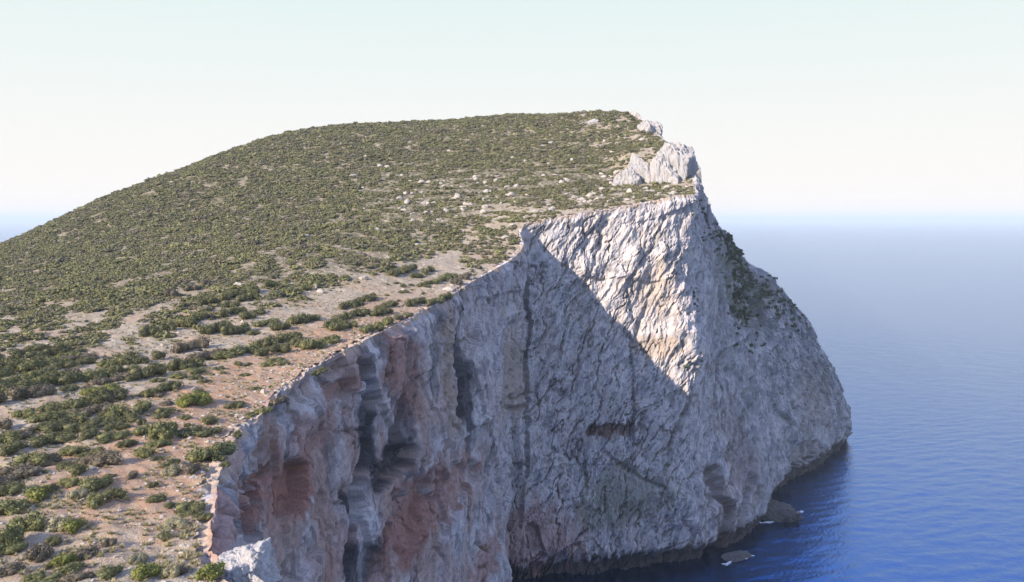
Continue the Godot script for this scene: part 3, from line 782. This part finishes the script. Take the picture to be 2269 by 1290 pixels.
func build_crags() -> void:
	var m := earth_material(4.0, 301, 0.7, 7.0)
	m.albedo_color = Color(0.45, 0.43, 0.415).linear_to_srgb()
	var wet := earth_material(4.0, 305, 0.7, 7.0)
	wet.albedo_color = Color(0.15, 0.13, 0.12).linear_to_srgb()
	wet.roughness = 0.6
	# [position, half-size, turn, tilt, name, label]
	var list := [
		[Vector3(63, 167, -482), Vector3(9, 11, 9), 0.35, 0.0, "rock_crag", "grey crag farthest inland in the white rock row under the summit"],
		[Vector3(72, 168, -488), Vector3(11, 16, 10), -0.3, 0.0, "rock_crag", "tall white crag second from inland in the row under the summit"],
		[Vector3(80.5, 169, -484), Vector3(9.5, 17.5, 10), 0.9, 0.0, "rock_crag", "white crag in the middle of the rock row under the summit"],
		[Vector3(88, 172, -488), Vector3(10.5, 20, 11), 2.0, 0.0, "rock_crag", "tallest white crag of the rock row above the cliff shoulder"],
		[Vector3(93.5, 170, -492), Vector3(8.5, 18, 12), 1.2, 0.0, "rock_crag", "seaward white crag of the rock row against the sky"],
		[Vector3(87, 205, -578), Vector3(9, 10, 15), 0.3, 0.1, "rock_crag", "pale rock shoulder at the right end of the summit"],
		[Vector3(47, 210.5, -598), Vector3(13, 4.5, 6), -0.4, 0.15, "rock_crag", "low bluish white rock band just below the hilltop"],
		[Vector3(62, 213, -606), Vector3(8, 3.0, 5), 0.2, 0.0, "rock_crag", "small cream rock band beside the summit shrubs"],
		[Vector3(-26.3, 114.9, -84.5), Vector3(3.0, 3.4, 4.2), 0.5, 0.2, "rock_outcrop", "sunlit white rock outcrop jutting over the cliff edge at bottom"],
		[Vector3(-24.6, 113.0, -82.5), Vector3(2.6, 3.0, 3.4), 1.3, 0.2, "rock_outcrop", "smaller half shaded rock block beneath the sunlit outcrop at bottom"],
		[Vector3(131, 0.5, -437), Vector3(15, 10, 8), -0.5, 0.1, "rock_ledge", "dark pointed rock ledge standing in the water below the headland"],
		[Vector3(140, -0.5, -437), Vector3(8, 4, 4.5), -0.3, 0.0, "rock_ledge", "low wet rock at the tip of the pointed ledge"],
		[Vector3(100, 0.0, -384), Vector3(9, 2.2, 5), 0.6, 0.0, "rock_ledge", "flat wet rock shelf at the foot of the buttress"],
		[Vector3(100.8, 152, -455), Vector3(1.5, 6.5, 1.5), 0.2, 0.05, "rock_pinnacle", "thin dark rock spike on the skyline beside the cliff shoulder"],
	]
	var n := 0
	for c in list:
		var o := MeshInstance3D.new()
		o.name = numbered(c[4])
		o.mesh = rock_mesh(40 + n, 70, 100, 30, 0.33)
		o.material_override = wet if c[4] == "rock_ledge" else m
		add_child(o)
		o.position = c[0]
		o.rotation = Vector3(0, c[2], c[3])
		o.scale = c[1]
		tag(o, c[5], "rock", "")
		n += 1


func build_stones() -> void:
	var m := earth_material(1.5, 401, 0.75, 4.0)
	m.albedo_color = Color(0.47, 0.425, 0.37).linear_to_srgb()
	var shapes: Array[ArrayMesh] = []
	for k in 5:
		shapes.append(rock_mesh(60 + k, 9, 12, 16, 0.2))
	rng.seed = 99
	# boulders one can pick out
	var made := 0
	var tries := 0
	while made < 200 and tries < 9000:
		tries += 1
		var x := rng.randf_range(-90.0, 95.0)
		var d := rng.randf_range(80.0, 560.0)
		var e := rim_distance(x, d)
		if not Geometry2D.is_point_in_polygon(Vector2(x, d), land_outline) or e < 2.0:
			continue
		var chance := 0.0
		if d < 300.0:
			chance = 0.75 * (1.0 - smoothstep(3.0, 6.0, e)) + 0.04
		elif d > 400.0 and x > -60.0 and d < 500.0:
			chance = 0.9 * smoothstep(-0.2, 0.25, noise_b.get_noise_2d(x / 30.0, d / 18.0))
		else:
			chance = 0.08
		if rng.randf() > chance:
			continue
		var p := Vector3(x, land_height(x, d), -d)
		var at := seen_at(p)
		if at.x < 0.01 or at.x > 0.98 or at.y > 0.98:
			continue
		var size := rng.randf_range(0.25, 0.7) if d < 240.0 else rng.randf_range(0.7, 2.0)
		var o := MeshInstance3D.new()
		o.name = numbered("boulder")
		o.mesh = shapes[rng.randi() % 5]
		o.material_override = m
		add_child(o)
		o.position = p + Vector3(0, size * 0.12, 0)
		o.rotation.y = rng.randf() * TAU
		o.scale = Vector3(size * rng.randf_range(0.8, 1.6), size * rng.randf_range(0.45, 0.8), size)
		var words := "pale boulder" if size > 0.9 else "small pale boulder"
		tag(o, place_label(words + " among shrubs", p), "boulder", "boulders scattered on the hillside")
		made += 1
	# rubble nobody could count
	var spots: Array[Transform3D] = []
	for n in 42000:
		var d := 60.0 + 420.0 * pow(rng.randf(), 1.5)
		var x := rng.randf_range(-130.0, 20.0) * (0.5 + d / 350.0)
		var e := rim_distance(x, d)
		if not Geometry2D.is_point_in_polygon(Vector2(x, d), land_outline):
			continue
		var much := 0.25 + 0.75 * (1.0 - smoothstep(3.0, 14.0, e)) + 0.6 * noise_b.get_noise_2d(x / 6.0, d / 6.0)
		if rng.randf() > much:
			continue
		var size := 0.04 + 0.22 * pow(rng.randf(), 4.0) + d * 0.0004
		var b := Basis(Vector3.UP, rng.randf() * TAU).scaled(Vector3(size * 1.2, size * 0.6, size))
		spots.append(Transform3D(b, Vector3(x, land_height(x, d) + slope_noise(x, d) + size * 0.1, -d)))
	scatter("rubble", shapes[1], m, spots, PackedColorArray(), "loose pale stones strewn over the slope and along the cliff edge", "rubble")
	build_foam()
	dry_grass()


func scatter(called: String, mesh: Mesh, m: Material, spots: Array[Transform3D], tints: PackedColorArray, label: String, category: String) -> void:
	var mm := MultiMesh.new()
	mm.transform_format = MultiMesh.TRANSFORM_3D
	mm.use_colors = tints.size() > 0
	mm.mesh = mesh
	mm.instance_count = spots.size()
	for k in spots.size():
		mm.set_instance_transform(k, spots[k])
		if tints.size():
			mm.set_instance_color(k, tints[k])
	var o := MultiMeshInstance3D.new()
	o.name = numbered(called)
	o.multimesh = mm
	o.material_override = m
	add_child(o)
	tag(o, label, category, "", "stuff")


func dry_grass() -> void:
	var r := RandomNumberGenerator.new()
	r.seed = 55
	var points := PackedVector3Array()
	for k in 26:
		var az := r.randf() * TAU
		var foot := Vector3(cos(az), 0, sin(az)) * r.randf() * 0.18
		var tip := foot + Vector3(cos(az) * r.randf_range(0.1, 0.4), r.randf_range(0.35, 0.8), sin(az) * r.randf_range(0.1, 0.4))
		var side := Vector3(-sin(az), 0, cos(az)) * 0.05
		points.append_array([foot - side, tip, foot + side])
	var arrays := []
	arrays.resize(Mesh.ARRAY_MAX)
	arrays[Mesh.ARRAY_VERTEX] = points
	var tuft := ArrayMesh.new()
	tuft.add_surface_from_arrays(Mesh.PRIMITIVE_TRIANGLES, arrays)
	var m := leaf_material(Color.WHITE)
	var spots: Array[Transform3D] = []
	var tints := PackedColorArray()
	for n in 24000:
		var d := 62.0 + 260.0 * pow(rng.randf(), 1.4)
		var x := rng.randf_range(-0.62, 0.05) * d
		if not Geometry2D.is_point_in_polygon(Vector2(x, d), land_outline):
			continue
		if rng.randf() > 0.45 + 1.4 * noise_a.get_noise_2d(x / 7.0 + 900.0, d / 9.0):
			continue
		var size := rng.randf_range(0.25, 0.75)
		spots.append(Transform3D(Basis(Vector3.UP, rng.randf() * TAU).scaled(Vector3(size * 1.5, size, size * 1.5)), Vector3(x, land_height(x, d) + slope_noise(x, d), -d)))
		tints.append(Color(0.36, 0.30, 0.165).lerp(Color(0.20, 0.19, 0.09), rng.randf()))
	scatter("dry_grass", tuft, m, spots, tints, "straw coloured dry grass growing between the shrubs", "grass")


func build_foam() -> void:
	var m := StandardMaterial3D.new()
	m.albedo_color = Color(0.62, 0.64, 0.66).linear_to_srgb()
	m.roughness = 0.9
	var mesh := rock_mesh(91, 6, 9, 8, 0.6)
	var spots: Array[Transform3D] = []
	for line in [[Vector2(112, 427), Vector2(134, 431), 45], [Vector2(92, 375), Vector2(106, 385), 35], [Vector2(138, 441), Vector2(150, 446), 25]]:
		for n in line[2]:
			var q: Vector2 = line[0].lerp(line[1], rng.randf()) + Vector2(rng.randfn(0.0, 0.8), rng.randfn(0.0, 0.7))
			var size := rng.randf_range(0.12, 0.5)
			spots.append(Transform3D(Basis.from_scale(Vector3(size * 1.8, 0.12, size)), Vector3(q.x, 0.1, -q.y)))
	scatter("sea_foam", mesh, m, spots, PackedColorArray(), "white foam where the swell breaks at the foot of the rocks", "foam")


# ---------------------------------------------------------------- vegetation

const LEAF_KINDS := [
	[0.128, 0.125, 0.058, "dark olive"],
	[0.155, 0.155, 0.066, "olive green"],
	[0.175, 0.182, 0.050, "bright green"],
	[0.150, 0.125, 0.090, "brownish grey"],
	[0.290, 0.265, 0.165, "pale dry"],
]

func shrub_mesh(seed_: int, lobes: int, leaves: int, leaf: float) -> ArrayMesh:
	# a low cushion one metre wide and about 0.6 m tall: leafy clumps round dense lobes
	var r := RandomNumberGenerator.new()
	r.seed = seed_
	var points := PackedVector3Array()
	var normals := PackedVector3Array()
	var colors := PackedColorArray()
	var centres: Array[Vector3] = []
	var sizes: Array[float] = []
	for n in lobes:
		var az := r.randf() * TAU
		var out := sqrt(r.randf()) * 0.34
		centres.append(Vector3(cos(az) * out, r.randf_range(0.08, 0.40 - out * 0.55), sin(az) * out))
		sizes.append(r.randf_range(0.13, 0.23))
	for n in lobes:
		# dense inside of the clump
		var ring: Array = []
		for j in 4:
			var row: Array = []
			for i in 6:
				var az := TAU * (i + 0.5 * (j % 2)) / 6.0
				var up := (float(j) / 3.0 - 0.5) * PI * 0.94
				row.append(centres[n] + Vector3(cos(az) * cos(up), sin(up), sin(az) * cos(up)) * sizes[n] * r.randf_range(0.62, 0.9))
			ring.append(row)
		for j in 3:
			for i in 6:
				var a: Vector3 = ring[j][i]
				var b: Vector3 = ring[j][(i + 1) % 6]
				var c: Vector3 = ring[j + 1][i]
				var d: Vector3 = ring[j + 1][(i + 1) % 6]
				var tone := r.randf_range(0.65, 1.4)
				for p in [a, b, c, b, d, c]:
					points.append(p)
					normals.append((p - centres[n]).normalized())
					colors.append(Color(tone, tone, tone * 0.9))
	for n in leaves:
		var k := r.randi() % lobes
		var way := Vector3(r.randfn(), absf(r.randfn()) * 1.1 - 0.25, r.randfn()).normalized()
		var p := centres[k] + way * sizes[k] * r.randf_range(0.85, 1.25)
		if p.y < -0.02:
			continue
		var face := (way + Vector3(r.randfn(), r.randfn(), r.randfn()) * 0.55).normalized()
		var u := face.cross(Vector3(r.randfn(), r.randfn(), r.randfn())).normalized()
		var v := face.cross(u)
		var s := leaf * r.randf_range(0.6, 1.4)
		var tone := r.randf_range(0.65, 1.4)
		for q in [u * s, -u * s * 0.9, v * s * 0.8, -u * s * 0.9, u * s, -v * s * 0.8]:
			points.append(p + q)
			normals.append(face)
			colors.append(Color(tone, tone, tone * 0.9))
	var arrays := []
	arrays.resize(Mesh.ARRAY_MAX)
	arrays[Mesh.ARRAY_VERTEX] = points
	arrays[Mesh.ARRAY_NORMAL] = normals
	arrays[Mesh.ARRAY_COLOR] = colors
	var mesh := ArrayMesh.new()
	mesh.add_surface_from_arrays(Mesh.PRIMITIVE_TRIANGLES, arrays)
	return mesh


func stem_mesh() -> ArrayMesh:
	var st := SurfaceTool.new()
	st.begin(Mesh.PRIMITIVE_TRIANGLES)
	for n in 4:
		var c := CylinderMesh.new()
		c.bottom_radius = 0.022
		c.top_radius = 0.008
		c.height = 0.42
		c.radial_segments = 5
		c.rings = 0
		st.append_from(c, 0, Transform3D(Basis(Vector3(cos(n * 1.7), 0, sin(n * 1.7)), 0.5), Vector3(0, 0.12, 0)))
	return st.commit()


func leaf_material(tint: Color) -> StandardMaterial3D:
	var m := StandardMaterial3D.new()
	m.albedo_color = tint.linear_to_srgb()
	m.vertex_color_use_as_albedo = true
	m.roughness = 0.75
	m.metallic_specular = 0.3
	m.cull_mode = BaseMaterial3D.CULL_DISABLED
	m.backlight_enabled = true
	m.backlight = Color(0.12, 0.13, 0.05)
	return m


var leaf_mats: Array[StandardMaterial3D] = []
var near_shrubs: Array[ArrayMesh] = []
var stem: ArrayMesh
var wood := StandardMaterial3D.new()

func add_shrub(p: Vector3, wide: float, tall: float, kind: int, where: String) -> void:
	var o := Node3D.new()
	o.name = numbered("shrub")
	add_child(o)
	o.position = p
	o.rotation.y = -0.42 + rng.randfn(0.0, 0.25) + (PI if rng.randf() < 0.5 else 0.0)
	var f := MeshInstance3D.new()
	f.name = "foliage"
	f.mesh = near_shrubs[rng.randi() % near_shrubs.size()]
	f.material_override = leaf_mats[kind]
	o.add_child(f)
	f.scale = Vector3(wide * rng.randf_range(1.0, 1.25), tall * 2.5, wide * rng.randf_range(1.3, 2.1))
	var s := MeshInstance3D.new()
	s.name = "stem"
	s.mesh = stem
	s.material_override = wood
	o.add_child(s)
	s.scale = f.scale * 0.8
	var size := "broad " if wide > 4.0 else "small " if wide < 1.3 else ""
	tag(o, place_label("%s%s shrub %s" % [size, LEAF_KINDS[kind][3], where], p + Vector3(0, tall * 0.4, 0)), "shrub", "shrubs on the near slope")


func ground_words(x: float, d: float) -> String:
	var e := rim_distance(x, d)
	if e < 4.0:
		return "at cliff edge"
	if e < 18.0 and d > 95.0 and d < 215.0:
		return "on orange earth"
	return "on stony slope"


func build_vegetation() -> void:
	rng.seed = 4242
	for k in LEAF_KINDS:
		leaf_mats.append(leaf_material(Color(k[0], k[1], k[2])))
	for k in 7:
		near_shrubs.append(shrub_mesh(300 + k, 10 + k % 3 * 3, 1500, 0.027))
	stem = stem_mesh()
	wood.albedo_color = Color(0.16, 0.12, 0.09).linear_to_srgb()
	wood.roughness = 0.95
	var taken: Array[Vector3] = []
	for s in SHRUBS:
		var x: float = s[0]
		var d: float = s[1]
		var p := Vector3(x, land_height(x, d) - 0.06 * s[2], -d)
		var at := seen_at(p)
		taken.append(Vector3(x, d, s[2]))
		if s[2] > 3.4:
			# a wide clump is several bushes grown side by side
			var n := int(s[2] / 2.2) + 1
			for k in n:
				var off := (float(k) + 0.5) / n - 0.5
				var q := Vector2(x + off * s[2] * 0.85, d + (off * minf(d / 85.0, 2.0) + rng.randfn(0.0, 0.2)) * s[2])
				add_shrub(Vector3(q.x, land_height(q.x, q.y) - 0.1, -q.y), s[2] / n * 1.5 + 0.4, minf(s[3] * 0.8, 1.9) * rng.randf_range(0.75, 1.15), int(s[4]), ground_words(x, d))
		else:
			add_shrub(p, s[2], s[3] * 0.9, int(s[4]), ground_words(x, d))
	# the rest of the scrub
	var far_shapes: Array[ArrayMesh] = []
	for k in 5:
		far_shapes.append(shrub_mesh(500 + k, 7, 110, 0.085))
	var spots: Array = [[], [], [], [], []]
	var tints: Array = [PackedColorArray(), PackedColorArray(), PackedColorArray(), PackedColorArray(), PackedColorArray()]
	var placed := 0
	var d := 95.0
	while d < 760.0:
		var step := 1.35 + d * 0.001
		var half := 0.64 * d + 20.0
		var x := -half
		while x < minf(half, 120.0):
			var px := x + rng.randf_range(-0.6, 0.6) * step
			var pd := d + rng.randf_range(-0.6, 0.6) * step
			x += step
			if px > -120.0 and not Geometry2D.is_point_in_polygon(Vector2(px, pd), land_outline):
				continue
			var e := rim_distance(px, pd)
			var cover := smoothstep(-0.45, 0.02, noise_a.get_noise_2d(px / 15.0 + 5.0, pd / 22.0) + 0.17 * smoothstep(300.0, 420.0, pd))
			var open := 0.0
			if pd < 345.0:
				var strip := lerpf(46.0, 36.0, smoothstep(150.0, 290.0, pd))
				strip = lerpf(strip, 2.0, smoothstep(280.0, 325.0, pd))
				open = 1.0 - smoothstep(strip - 12.0, strip + 12.0, e + noise_b.get_noise_2d(px / 16.0, pd / 16.0) * 14.0)
				open = maxf(open, 1.0 - smoothstep(135.0, 190.0, pd - (e - 30.0) * 0.6))
			elif pd > 400.0 and pd < 515.0 and px > -75.0:
				open = 0.7 * smoothstep(-0.15, 0.3, noise_b.get_noise_2d(px / 20.0, pd / 12.0))
			if e < 2.5:
				open = maxf(open, 0.8)
			cover *= 1.0 - open * 0.955
			if rng.randf() > cover * 0.94:
				continue
			if pd < 420.0 and bareness(px, pd) > rng.randf():
				continue
			var hit := false
			if pd < 330.0:
				for t in taken:
					if absf(t.x - px) < t.z * 0.6 and absf(t.y - pd) < t.z * 0.6:
						hit = true
						break
			if hit:
				continue
			var wide := (rng.randf_range(0.9, 2.4) + 2.4 * pow(rng.randf(), 6.0)) * (0.8 + 0.55 * cover) * (0.9 + pd * 0.0004)
			if open > 0.5:
				wide *= 0.6
			var tall := wide * rng.randf_range(0.5, 0.8)
			var k := rng.randi() % 5
			var b := Basis(Vector3.UP, rng.randf() * TAU).scaled(Vector3(wide, tall, wide))
			spots[k].append(Transform3D(b, Vector3(px, land_height(px, pd) - 0.05 * wide, -pd)))
			var tone := noise_a.get_noise_2d(px / 26.0 + 60.0, pd / 26.0) * 0.9 + rng.randfn(0.0, 0.35)
			var dark: Array = LEAF_KINDS[0]
			var c := Color(dark[0], dark[1], dark[2])
			if tone > 0.0:
				c = c.lerp(Color(0.180, 0.175, 0.080), clampf(tone * 1.3, 0.0, 1.0))
			else:
				c = c.lerp(Color(0.150, 0.130, 0.095), clampf(-tone * 1.1, 0.0, 1.0))
			tints[k].append(c * rng.randf_range(0.85, 1.3))
			placed += 1
		d += step * 0.95
	var white := leaf_material(Color.WHITE)
	var shades := ["dense low scrub covering the hillside", "dense low scrub mixed over the hillside", "dark low bushes filling the hillside", "rounded bushes crowding the upper slope", "close set bushes clothing the hilltop"]
	for k in 5:
		var typed: Array[Transform3D] = []
		typed.assign(spots[k])
		scatter("scrub", far_shapes[k], white, typed, tints[k], shades[k], "scrub")
	print("scrub ", placed, " shrubs ", names["shrub"])
	cliff_plants(far_shapes[0], white)


func cliff_plants(mesh: ArrayMesh, m: Material) -> void:
	# bushes rooted on the ledges: [s, t, spread s, spread t, how many]
	var spots: Array[Transform3D] = []
	var tints := PackedColorArray()
	for g in [[20.6, 2.0, 0.8, 0.8, 420], [21.5, 2.3, 0.8, 0.7, 260], [20.2, 2.7, 0.6, 0.7, 220], [22.8, 2.2, 0.8, 0.5, 60], [19.3, 1.2, 0.5, 0.8, 60], [17.5, 2.2, 0.25, 0.2, 18], [17.0, 2.9, 0.3, 0.15, 12]]:
		for n in int(g[4]):
			var at := cliff_index(clampf(g[0] + rng.randfn(0.0, 0.5) * g[2], 2.0, 24.0), clampf(g[1] + rng.randfn(0.0, 0.5) * g[3], 0.05, 4.8))
			var p := cliff_points[at.x * cliff_rows + at.y]
			var wide := rng.randf_range(0.8, 2.6) * (1.6 if g[0] > 20.0 else 1.0)
			spots.append(Transform3D(Basis(Vector3.UP, rng.randf() * TAU).scaled(Vector3(wide, wide * 1.5, wide)), p - Vector3(0, 0.35 * wide, 0)))
			tints.append(Color(0.075, 0.085, 0.045) * rng.randf_range(0.8, 1.3))
	scatter("ledge_bushes", mesh, m, spots, tints, "dark green bushes rooted on the ledges of the cliff", "bushes")
